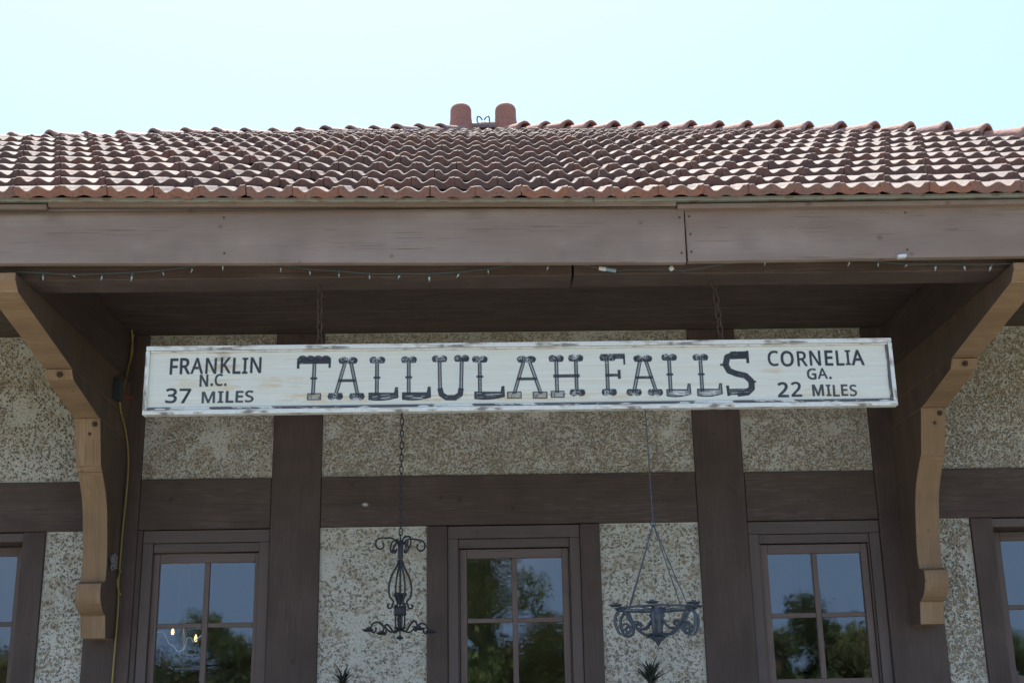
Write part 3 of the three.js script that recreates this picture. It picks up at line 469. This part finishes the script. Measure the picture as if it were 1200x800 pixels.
// ------------------------------------------------------------------ hanging iron chandeliers
function spiral(cx, cy, r0, r1, t0, turns, n = 18) { const p = []; for (let i = 0; i < n; i++) { const q = i / (n - 1), t = t0 + turns * q, r = r0 + (r1 - r0) * q; p.push([cx + Math.cos(t) * r, cy + Math.sin(t) * r]); } return p; }
const arm3 = (pts, ang, r, seg = 48) => { const g = tube(pts.map(([x, y]) => V(x, y, 0)), r, seg, 6); g.rotateY(ang); return g; };
const pan = (x, y, r, ang) => { const g = new THREE.LatheGeometry([[0.001, 0], [r * 0.6, 0.001], [r, 0.009], [r * 1.03, 0.012], [r * 0.96, 0.012], [r * 0.3, 0.005], [0.01, 0.02], [0.001, 0.02]].map(([a, b]) => new THREE.Vector2(a, b)), 18); g.translate(x, y, 0); g.rotateY(ang); return g; };
{
  const t = thing('hanging_candelabra', 'slender black wrought iron candelabra with a lyre-shaped body and thin scrolls on a chain', 'chandelier');
  const k = 0.00112, y = (q) => (130 - q) * k;      // offsets measured down from the end of the chain
  const base = V(-0.3785, Y(0.86), -5.96);
  const put = (name, g) => { const m = part(name, g, mIron, t); m.position.copy(base); return m; };
  part('chain', chainGeo(V(-0.3755, Y(1.414), -5.965), V(-0.3785, Y(0.862 - 0.06), -5.96), 0.036, 0.012, 0.0026), mIron, t);
  for (let i = 0; i < 4; i++) {
    const an = 0.45 + i * Math.PI / 2;
    put('crown_scroll', mergeGeometries([arm3([[0.004, y(225)], [0.012, y(195)], [0.04, y(172)], [0.08, y(172)], ...spiral(0.098, y(200), 0.030, 0.012, 1.5, -5.5)], an, 0.0042), arm3([[0.006, y(215)], [0.018, y(188)], [0.034, y(192)], ...spiral(0.034, y(218), 0.017, 0.006, 1.4, -5)], an + 0.5, 0.0036)]));
    put('body_scroll', arm3([[0.006, y(258)], [0.018, y(285)], [0.042, y(325)], [0.056, y(370)], [0.05, y(410)], [0.033, y(428)], [0.04, y(442)], ...spiral(0.053, y(445), 0.016, 0.006, 2.4, 5.2)], an, 0.0046));
    put('inner_scroll', arm3([[0.004, y(440)], [0.014, y(405)], ...spiral(0.022, y(402), 0.010, 0.005, 2.8, -4.4)], an + 0.78, 0.0036));
    put('leg_rod', arm3([[0.022, y(476)], [0.023, y(505)], [0.019, y(536)]], an, 0.004, 10));
    const ar = put('candle_arm', arm3([[0.01, y(540)], [0.05, y(549)], [0.085, y(528)], [0.118, y(512)], [0.142, y(520)], ...spiral(0.136, y(540), 0.017, 0.010, 0.9, -4.8)], an + 0.15, 0.0046));
    put('candle_pan', pan(0.166, y(552), 0.026, an + 0.15));
  }
  put('stem', (() => { const g = new THREE.LatheGeometry([[0.001, 165], [0.004, 170], [0.006, 200], [0.012, 205], [0.0125, 250], [0.005, 262], [0.0048, 448], [0.0048, 530], [0.008, 540], [0.003, 552], [0.004, 565], [0.017, 571], [0.017, 575], [0.001, 580]].map(([r, q]) => new THREE.Vector2(r, y(q))), 14); return g; })());
  put('collar', (() => { const g = new THREE.CylinderGeometry(0.027, 0.027, 30 * k, 16, 1, true); g.translate(0, y(465), 0); const g2 = new THREE.CylinderGeometry(0.021, 0.021, 30 * k, 16); g2.translate(0, y(465), 0); const r = new THREE.TorusGeometry(0.0275, 0.003, 5, 18); r.rotateX(Math.PI / 2); const r2 = r.clone(); r.translate(0, y(450), 0); r2.translate(0, y(480), 0); return mergeGeometries([g.toNonIndexed(), g2.toNonIndexed(), r.toNonIndexed(), r2.toNonIndexed()]); })());
  put('arm_plate', new THREE.CylinderGeometry(0.03, 0.026, 0.006, 16).translate(0, y(534), 0));
  settle(t, -0.3785, Y(0.34), -5.96);
}
{
  const t = thing('hanging_candelabra', 'wide grey metal ring chandelier with thick scrolls hanging on four cords', 'chandelier');
  const base = V(0.797, Y(0.476), -5.96);
  const put = (name, g) => { const m = part(name, g, mZinc, t); m.position.copy(base); m.scale.set(1.1, 0.9, 1.1); return m; };
  const apex = V(0.8, Y(0.865), -5.96);
  part('hanging_cord', tube([V(0.787, Y(1.416), -5.965), V(0.789, Y(1.38), -5.955), V(0.795, Y(1.1), -5.96), apex], 0.0028, 20, 5), mZinc, t);
  part('hook', new THREE.TorusGeometry(0.011, 0.003, 5, 14).translate(apex.x, apex.y, apex.z), mZinc, t);
  for (const an of [0.55, 1.15, 2.15, 2.75].map((q, i) => [2.5, 4.0, 5.6, 0.75][i])) { const e = V(base.x + Math.cos(an) * 0.17, base.y + 0.008, base.z + Math.sin(an) * 0.17); part('hanging_cord', tube([apex, apex.clone().lerp(e, 0.5).add(V(0, -0.004, 0)), e], 0.0026, 10, 5), mZinc, t); }
  const ring = new THREE.TorusGeometry(0.166, 0.0055, 8, 56); ring.rotateX(Math.PI / 2); put('ring', ring);
  for (let i = 0; i < 6; i++) {
    const an = 0.3 + i * Math.PI / 3;
    put('candle_pan', pan(0.186, 0.006, 0.028, an));
    put('scroll_arm', mergeGeometries([arm3([[0.022, -0.125], [0.06, -0.128], [0.095, -0.10], [0.125, -0.06], [0.15, -0.012], [0.172, -0.002]], an, 0.0062, 24), arm3([[0.165, -0.006], [0.188, -0.04], [0.186, -0.09], [0.168, -0.128], ...spiral(0.148, -0.098, 0.032, 0.008, -1.2, -7.2, 26)], an, 0.0062, 44), arm3([[0.028, -0.06], [0.055, -0.095], [0.09, -0.10], ...spiral(0.092, -0.078, 0.022, 0.007, -1.5, 5.6, 18)], an, 0.005, 36)]));
  }
  put('urn', new THREE.LatheGeometry([[0.001, -0.188], [0.006, -0.18], [0.012, -0.165], [0.03, -0.15], [0.034, -0.143], [0.016, -0.137], [0.02, -0.12], [0.026, -0.08], [0.028, -0.045], [0.034, -0.035], [0.03, -0.026], [0.022, -0.018], [0.024, 0.0], [0.02, 0.004], [0.001, 0.006]].map(([a, b]) => new THREE.Vector2(a, b)), 20));
  const leaf = []; for (let i = 0; i < 8; i++) { const g = new THREE.ConeGeometry(0.012, 0.045, 5); g.rotateZ(-1.9); g.translate(0.034, -0.138, 0); g.rotateY(i * Math.PI / 4); leaf.push(g); } put('leaf_collar', mergeGeometries(leaf));
  const hub = []; for (let i = 0; i < 4; i++) { const g = new THREE.CylinderGeometry(0.0025, 0.0025, 0.33, 6); g.rotateZ(Math.PI / 2); g.rotateY(0.22 + i * Math.PI / 4); g.translate(0, -0.004, 0); hub.push(g); } put('spoke', mergeGeometries(hub));
  settle(t, 0.797, Y(0.28), -5.96);
}

// ------------------------------------------------------------------ string lights under the fascia
const mWire = M({ color: new THREE.Color(0.06, 0.11, 0.115), roughness: 0.5 });
const mBulb = new THREE.MeshPhysicalMaterial({ color: new THREE.Color(0.75, 0.85, 0.92), roughness: 0.08, transmission: 0.55, thickness: 0.01, ior: 1.5 });
const mPlug = M({ color: new THREE.Color(0.62, 0.63, 0.62), roughness: 0.5 });
const F = 1500, cm = new THREE.Matrix4().makeRotationFromEuler(camera.rotation);
function pix(u, v, Z) { const d = V((u - 600) / F, -(v - 400) / F, -1).applyMatrix4(cm); d.multiplyScalar(Z / -d.z); return V(d.x, d.y + H, d.z); }
function strand(label, wirePx, bulbPx) {
  const t = thing('string_light', label, 'string lights'), Z = 5.775;
  part('wire', tube(wirePx.map(([u, v]) => pix(u, v, Z)), 0.0024, wirePx.length * 6, 5), mWire, t);
  for (const [u, v, len, tilt] of bulbPx) {
    const p = pix(u, v, Z), sk = new THREE.CylinderGeometry(0.0045, 0.0052, 0.015, 7); sk.translate(0, -0.0075, 0);
    const bg = new THREE.ConeGeometry(0.0045, 0.02, 7); bg.rotateX(Math.PI); bg.translate(0, -0.0255, 0);
    const s = part('bulb_socket', sk, mWire, t); s.position.copy(p); s.rotation.set(rr(-0.3, 0.3), 0, tilt); s.scale.setScalar(len);
    const b = part('bulb', bg, mBulb, s);
  }
  const c = pix(wirePx[0][0], wirePx[0][1], Z); return settle(t, c.x, c.y, c.z);
}
strand('thin blue-green string of mini bulbs sagging beside the left end of the sign',
  [[-60, 312], [0, 317.5], [20, 318.5], [48, 319.5], [84, 321.5], [121, 320.5], [156, 319], [190, 316.5], [226, 311.5], [262, 307], [295, 307], [330, 310.5], [363, 315.5], [397, 317.5], [433, 320.5], [469, 320.5], [503, 320.5], [539, 318.5], [572, 315], [606, 310], [643, 307]],
  [[50, 320, 1.05, 0], [84, 321, 0.8, 0.8], [120, 321, 1.15, -0.1], [155, 320, 1.2, -0.15], [190, 317, 0.8, 0.3], [226, 312, 1.1, -0.2], [261, 309, 1, 0], [329, 311, 1.1, 0], [363, 315, 1.05, 0.05], [397, 318, 1.0, 0], [433, 320, 1.0, 0], [469, 320, 1.05, -0.3], [503, 321, 1.3, 0], [539, 319, 1.1, -0.5], [572, 314, 0.9, 0], [643, 310, 0.9, -0.3]]);
strand('thin blue-green string of mini bulbs below the shorter fascia board',
  [[800, 318], [840, 310.5], [870, 307], [897, 304], [945, 304], [997, 304.5], [1029, 306.5], [1064, 309], [1097, 309.5], [1129, 309.5], [1163, 309.5], [1210, 308], [1260, 304]],
  [[897, 304, 1.1, -0.2], [997, 304, 1.1, -0.4], [1029, 306, 0.9, 0], [1064, 308, 1.0, -0.6], [1097, 309, 1.2, -0.2], [1129, 309, 1.25, 0.1], [1163, 309, 1.2, -0.4]]);
{
  const t = thing('light_plug', 'white plug and socket joined end to end under the fascia board', 'plug'), Z = 5.775;
  const a = pix(702, 314, Z), b = pix(722, 317, Z), d = b.clone().sub(a);
  const cyl = (p, q, r, m, n) => { const g = new THREE.CylinderGeometry(r, r * 0.85, p.distanceTo(q), 10); g.applyQuaternion(new THREE.Quaternion().setFromUnitVectors(V(0, 1, 0), q.clone().sub(p).normalize())); g.translate((p.x + q.x) / 2, (p.y + q.y) / 2, (p.z + q.z) / 2); part(n, g, m, t); };
  cyl(a, a.clone().addScaledVector(d, 0.4), 0.012, mPlug, 'plug_cap'); cyl(a.clone().addScaledVector(d, 0.4), b, 0.011, M({ color: new THREE.Color(0.2, 0.3, 0.36), roughness: 0.4 }), 'socket_body');
  part('lead', tube([a, pix(680, 310, Z), pix(650, 307, Z)], 0.0022, 16, 5), mWire, t); part('lead', tube([b, pix(752, 316, Z), pix(786, 314.5, Z), pix(800, 318, Z)], 0.0018, 20, 5), mWire, t);
  const cg = new RoundedBoxGeometry(0.022, 0.022, 0.02, 2, 0.006); const cp = pix(787, 314.5, Z); cg.rotateZ(0.6); cg.translate(cp.x, cp.y, cp.z); part('clip', cg, mPlug, t);
  settle(t, a.x, a.y, a.z);
}
{
  const p = pix(1057, 300.5, 5.702), g = new RoundedBoxGeometry(0.042, 0.016, 0.03, 2, 0.004); const m = part('cable_clip', g, mPlug, scene); m.position.copy(p); m.rotation.z = 0.08; tag(m, 'small white clip on the lower edge of the shorter fascia board', 'clip');
}

// ------------------------------------------------------------------ cable, junction box and small fittings on the posts
{
  const mCab = M({ color: new THREE.Color(0.29, 0.22, 0.065), roughness: 0.6 }), mBox = M({ color: new THREE.Color(0.03, 0.036, 0.045), roughness: 0.5 });
  const side = (u, v, off = 0) => { const a = pix(u, v, 1), z = Math.min(W - 0.012 - off, (2.1755 - off) / Math.abs(a.x)); return pix(u, v, z); };
  const t = thing('power_cable', 'olive yellow power cable running down the post beside the window', 'cable');
  const pts = [[154, 384], [154.5, 398], [155, 412], [151, 426], [148, 440], [144, 455], [140, 470], [141, 482], [145, 497], [149, 520], [150, 545], [148, 575], [145.5, 600], [143, 625], [140.5, 655], [138.5, 685], [138, 710], [135, 750], [131, 800], [127, 850], [122, 930]].map(([u, v]) => side(u, v));
  part('cable', tube(pts, 0.0056, 120, 7), mCab, t);
  const loop = [[141, 668], [137.5, 680], [138.5, 692], [141, 697]].map(([u, v]) => side(u, v, 0.012)); part('cable_end', tube(loop, 0.006, 14, 6), mCab, t);
  const loop2 = [[152, 425], [154, 408], [155.5, 392]].map(([u, v]) => side(u, v, 0.004)); part('cable_end', tube(loop2, 0.006, 14, 6), mCab, t);
  settle(t, pts[20].x, pts[20].y, pts[20].z);
  const b = thing('junction_box', 'small dark junction box with a red wire end on the bracket post', 'box');
  const c = side(138, 457, 0.012), g = new RoundedBoxGeometry(0.045, 0.125, 0.075, 2, 0.006); g.translate(c.x, c.y, c.z); part('box_body', g, mBox, b);
  const r0 = side(142, 464.5, 0.02), r1 = side(154, 466, 0.03); part('wire_end', tube([r0, r0.clone().lerp(r1, 0.5).add(V(0, 0.006, 0)), r1], 0.006, 10, 6), M({ color: new THREE.Color(0.38, 0.03, 0.025), roughness: 0.5 }), b);
  part('wire_end', tube([side(141, 451, 0.02), side(146, 443, 0.03), side(150, 443, 0.01)], 0.004, 12, 5), mBox, b);
  settle(b, c.x, c.y, c.z);
  const w = thing('wire_tangle', 'tangle of thin pale wire hooked on the post beside the cable', 'wire');
  const q = []; for (let i = 0; i < 40; i++) { const k = i / 39; q.push(pix(133 + 4 * Math.sin(i * 2.1) + 1.5 * Math.sin(i * 5.2), 650 + k * 17 + 2 * Math.cos(i * 3.3), 0).copy(side(133 + 4 * Math.sin(i * 2.1) + 1.5 * Math.sin(i * 5.2), 650 + k * 17 + 2 * Math.cos(i * 3.3), 0.012 * Math.abs(Math.sin(i * 1.3)) - 0.006))); }
  part('pale_wire', tube(q, 0.0022, 160, 4), M({ color: new THREE.Color(0.4, 0.4, 0.42), roughness: 0.5 }), w); settle(w, q[0].x, q[0].y, q[0].z);
  const k = part('knob_insulator', new THREE.LatheGeometry([[0.001, 0], [0.02, 0], [0.022, 0.006], [0.012, 0.012], [0.014, 0.02], [0.008, 0.026], [0.001, 0.027]].map(([a, b]) => new THREE.Vector2(a, b)), 16), M({ color: new THREE.Color(0.55, 0.52, 0.5), roughness: 0.35 }), scene); k.position.copy(pix(428, 591, W + 0.004)); k.rotation.x = Math.PI / 2; k.scale.set(0.95, 1, 0.6); tag(k, 'small pale knob fixed to the rail above the black candelabra', 'knob');
}

// ------------------------------------------------------------------ potted spiky plants at the wall
function spikyPlant(u, v, Z, leaves, spread, len, label) {
  const t = thing('spiky_plant', label, 'plant', 'spiky plants at the wall'), top = pix(u, v, Z);
  const mLeaf = M({ color: new THREE.Color(0.032, 0.036, 0.028), roughness: 0.6, side: THREE.DoubleSide }), P = [], I = [];
  for (let i = 0; i < leaves; i++) {
    const az = i * 2.399, el = 1.45 - spread * (i / leaves) + rr(-0.15, 0.15), L = len * rr(0.7, 1.1), w = rr(0.006, 0.010), n = 5, b0 = P.length / 3;
    let p = V(0, -0.02 * (i / leaves), 0), e = el; const sx = V(-Math.sin(az), 0, Math.cos(az));
    for (let k = 0; k <= n; k++) { const ww = w * (k === 0 ? 0.7 : 1 - Math.pow(k / n, 2)) + 0.0006; P.push(...p.clone().addScaledVector(sx, ww).toArray(), ...p.clone().addScaledVector(sx, -ww).toArray()); p = p.clone().add(V(Math.cos(az) * Math.cos(e), Math.sin(e), Math.sin(az) * Math.cos(e)).multiplyScalar(L / n)); e -= 0.14; }
    for (let k = 0; k < n; k++) { const a = b0 + k * 2; I.push(a, a + 1, a + 2, a + 1, a + 3, a + 2); }
  }
  const g = new THREE.BufferGeometry(); g.setAttribute('position', new THREE.Float32BufferAttribute(P, 3)); g.setIndex(I); g.computeVertexNormals();
  const f = part('foliage', g, mLeaf, t); f.position.set(0, top.y, 0);
  const tr = new THREE.CylinderGeometry(0.013, 0.022, top.y - 0.3, 9, 6); const tp = tr.attributes.position; for (let i = 0; i < tp.count; i++) tp.setX(i, tp.getX(i) + 0.012 * Math.sin(tp.getY(i) * 3)); tr.translate(0, (top.y + 0.3) / 2, 0); part('trunk', tr, mRust, t);
  part('pot', new THREE.LatheGeometry([[0.001, 0.001], [0.13, 0.001], [0.18, 0.3], [0.2, 0.31], [0.2, 0.35], [0.17, 0.35], [0.165, 0.3], [0.001, 0.29]].map(([a, b]) => new THREE.Vector2(a, b)), 24), mHip[0], t);
  t.position.set(top.x, 0, top.z); return t;
}
spikyPlant(402, 800, 7.45, 30, 1.25, 0.12, 'dark spiky plant with fanned leaves below the black candelabra');
spikyPlant(763, 799, 7.45, 46, 0.75, 0.165, 'dark spiky plant with upright leaves below the ring chandelier');

// ------------------------------------------------------------------ inside, behind the glass
{
  const t = thing('room_lamp', 'dark lamp with two lit candle bulbs inside, seen through the window beside the cable', 'lamp');
  const mBrass = M({ color: new THREE.Color(0.045, 0.035, 0.025), roughness: 0.6, metalness: 0.3 });
  const mGlow = M({ color: 0xffffff, emissive: new THREE.Color(1, 0.62, 0.25), emissiveIntensity: 1.0 });
  const z = 9.6, p1 = pix(202, 740, z), p2 = pix(229, 748, z - 0.2), mid = p1.clone().lerp(p2, 0.5), hub = mid.clone().add(V(0, -0.16, 0.0));
  const bg = new THREE.LatheGeometry([[0.001, -0.03], [0.012, -0.026], [0.017, -0.005], [0.013, 0.015], [0.005, 0.034], [0.001, 0.042]].map(([a, b]) => new THREE.Vector2(a, b)), 12);
  for (const p of [p1, p2]) {
    const b = part('candle_bulb', bg, mGlow, t); b.position.copy(p); b.scale.setScalar(0.75);
    const L = new THREE.PointLight(new THREE.Color(1, 0.72, 0.36), 0.04, 0, 2); L.position.copy(p); L.castShadow = true; L.shadow.radius = 0.6; t.add(L); L.name = 'bulb_light';
    const s = new THREE.CylinderGeometry(0.012, 0.012, 0.07, 10); s.translate(p.x, p.y - 0.066, p.z); part('candle_sleeve', s, mBrass, t);
    part('lamp_arm', tube([V(p.x, p.y - 0.1, p.z), V(p.x, p.y - 0.17, p.z).lerp(hub, 0.2), hub.clone().add(V(0, -0.05, 0))], 0.006, 18, 6), mBrass, t);
  }
  part('lamp_stem', tube([V(hub.x, Y(2.27), hub.z), hub.clone().add(V(0, 0.1, 0)), hub.clone().add(V(0, -0.09, 0))], 0.008, 8, 8), mBrass, t);
  settle(t, hub.x, hub.y, hub.z);
  const g = part('paper_garland', tube([[184, 741], [190, 740], [194, 746], [198, 754], [203, 757], [208, 763], [213, 762], [217, 756], [219, 748], [223, 747], [226, 752], [230, 749], [236, 744]].map(([u, v]) => pix(u, v, 8.15)), 0.004, 70, 6), M({ color: new THREE.Color(0.78, 0.78, 0.74), roughness: 0.8 }), scene);
  tag(g, 'white wavy garland hung inside the window beside the cable', 'garland');
}

// ------------------------------------------------------------------ trees across the way, which the windows mirror
function tree(x, z, h, r, low, n, tone, label) {
  const t = thing('broadleaf_tree', label, 'tree', 'trees facing the depot');
  const mT = M({ color: new THREE.Color(0.09, 0.07, 0.055), roughness: 0.95 }), limbs = [];
  const tr = new THREE.CylinderGeometry(0.05 * r, 0.11 * r, h * 0.7, 9, 5); tr.translate(0, h * 0.35, 0); limbs.push(tr.toNonIndexed());
  for (let i = 0; i < 6; i++) { const a = i * 2.4, y = h * (0.3 + 0.07 * i); limbs.push(tube([V(0, y, 0), V(Math.cos(a) * r * 0.4, y + h * 0.12, Math.sin(a) * r * 0.4), V(Math.cos(a) * r * 0.75, y + h * 0.18, Math.sin(a) * r * 0.75)], 0.03 * r, 8, 5).toNonIndexed()); }
  part('trunk', mergeGeometries(limbs), mT, t);
  const P = [], C = [], clumps = []; const cy = (h + low) / 2, ry = (h - low) / 2;
  for (let i = 0; i < 34; i++) { const u = rr(-1, 1), a = rr(0, 6.283), q = Math.pow(rnd(), 0.4), s = Math.sqrt(1 - u * u); clumps.push([Math.cos(a) * s * r * q, cy + u * ry * q * 0.92, Math.sin(a) * s * r * q, r * rr(0.18, 0.34), rr(0.65, 1.3)]); }
  for (let i = 0; i < n; i++) {
    const c = clumps[i % clumps.length], u = rr(-1, 1), a = rr(0, 6.283), q = c[3] * Math.pow(rnd(), 0.45), s = Math.sqrt(1 - u * u), o = V(c[0] + Math.cos(a) * s * q, c[1] + u * q * 0.8, c[2] + Math.sin(a) * s * q);
    const d = V(rr(-1, 1), rr(-1, 1), rr(-1, 1)).normalize(), e = V(rr(-1, 1), rr(-1, 1), rr(-1, 1)).cross(d).normalize(), L = rr(0.08, 0.17), k = c[4] * rr(0.7, 1.25);
    const A = o, B = o.clone().addScaledVector(d, L * 0.5).addScaledVector(e, L * 0.32), D = o.clone().addScaledVector(d, L * 0.5).addScaledVector(e, -L * 0.32), E3 = o.clone().addScaledVector(d, L);
    for (const v of [A, B, E3, A, E3, D]) { P.push(v.x, v.y, v.z); C.push(tone[0] * k, tone[1] * k, tone[2] * k); }
  }
  const g = new THREE.BufferGeometry(); g.setAttribute('position', new THREE.Float32BufferAttribute(P, 3)); g.setAttribute('color', new THREE.Float32BufferAttribute(C, 3)); g.computeVertexNormals();
  part('crown', g, new THREE.MeshPhysicalMaterial({ vertexColors: true, roughness: 0.8, side: THREE.DoubleSide, transmission: 0.25, thickness: 0 }), t);
  t.position.set(x, 0, z); return t;
}
const TL2 = 'leafy green tree in the row standing across from the depot';
for (const [x, z, h, r, low, tone] of [[0.05, 16, 8.4, 2.3, 0.2, [0.10, 0.155, 0.045]], [1.7, 18, 4.9, 1.8, 0.2, [0.105, 0.165, 0.045]], [7.2, 16.5, 5.0, 1.6, 0.3, [0.075, 0.128, 0.045]], [9.5, 17, 5.0, 1.8, 0.3, [0.112, 0.150, 0.045]], [12.6, 18, 4.0, 1.7, 0.6, [0.083, 0.135, 0.045]], [5.0, 18, 3.8, 1.5, 0.6, [0.090, 0.143, 0.045]], [-3.4, 18, 4.4, 1.7, 0.7, [0.083, 0.135, 0.042]], [-6.9, 16, 4.35, 2.0, 0.1, [0.068, 0.112, 0.038]], [-8.8, 17, 4.2, 1.8, 0.2, [0.075, 0.128, 0.038]], [-11.8, 17, 4.0, 1.9, 0.6, [0.090, 0.135, 0.045]], [-14.5, 18, 4.1, 1.9, 0.6, [0.075, 0.120, 0.045]], [15.5, 18, 4.1, 1.8, 0.6, [0.090, 0.135, 0.045]]]) tree(x, z, h, r, low, 17000, tone, h > 8 ? 'tallest leafy tree in the row standing across from the depot' : TL2);

renderer.render(scene, camera);
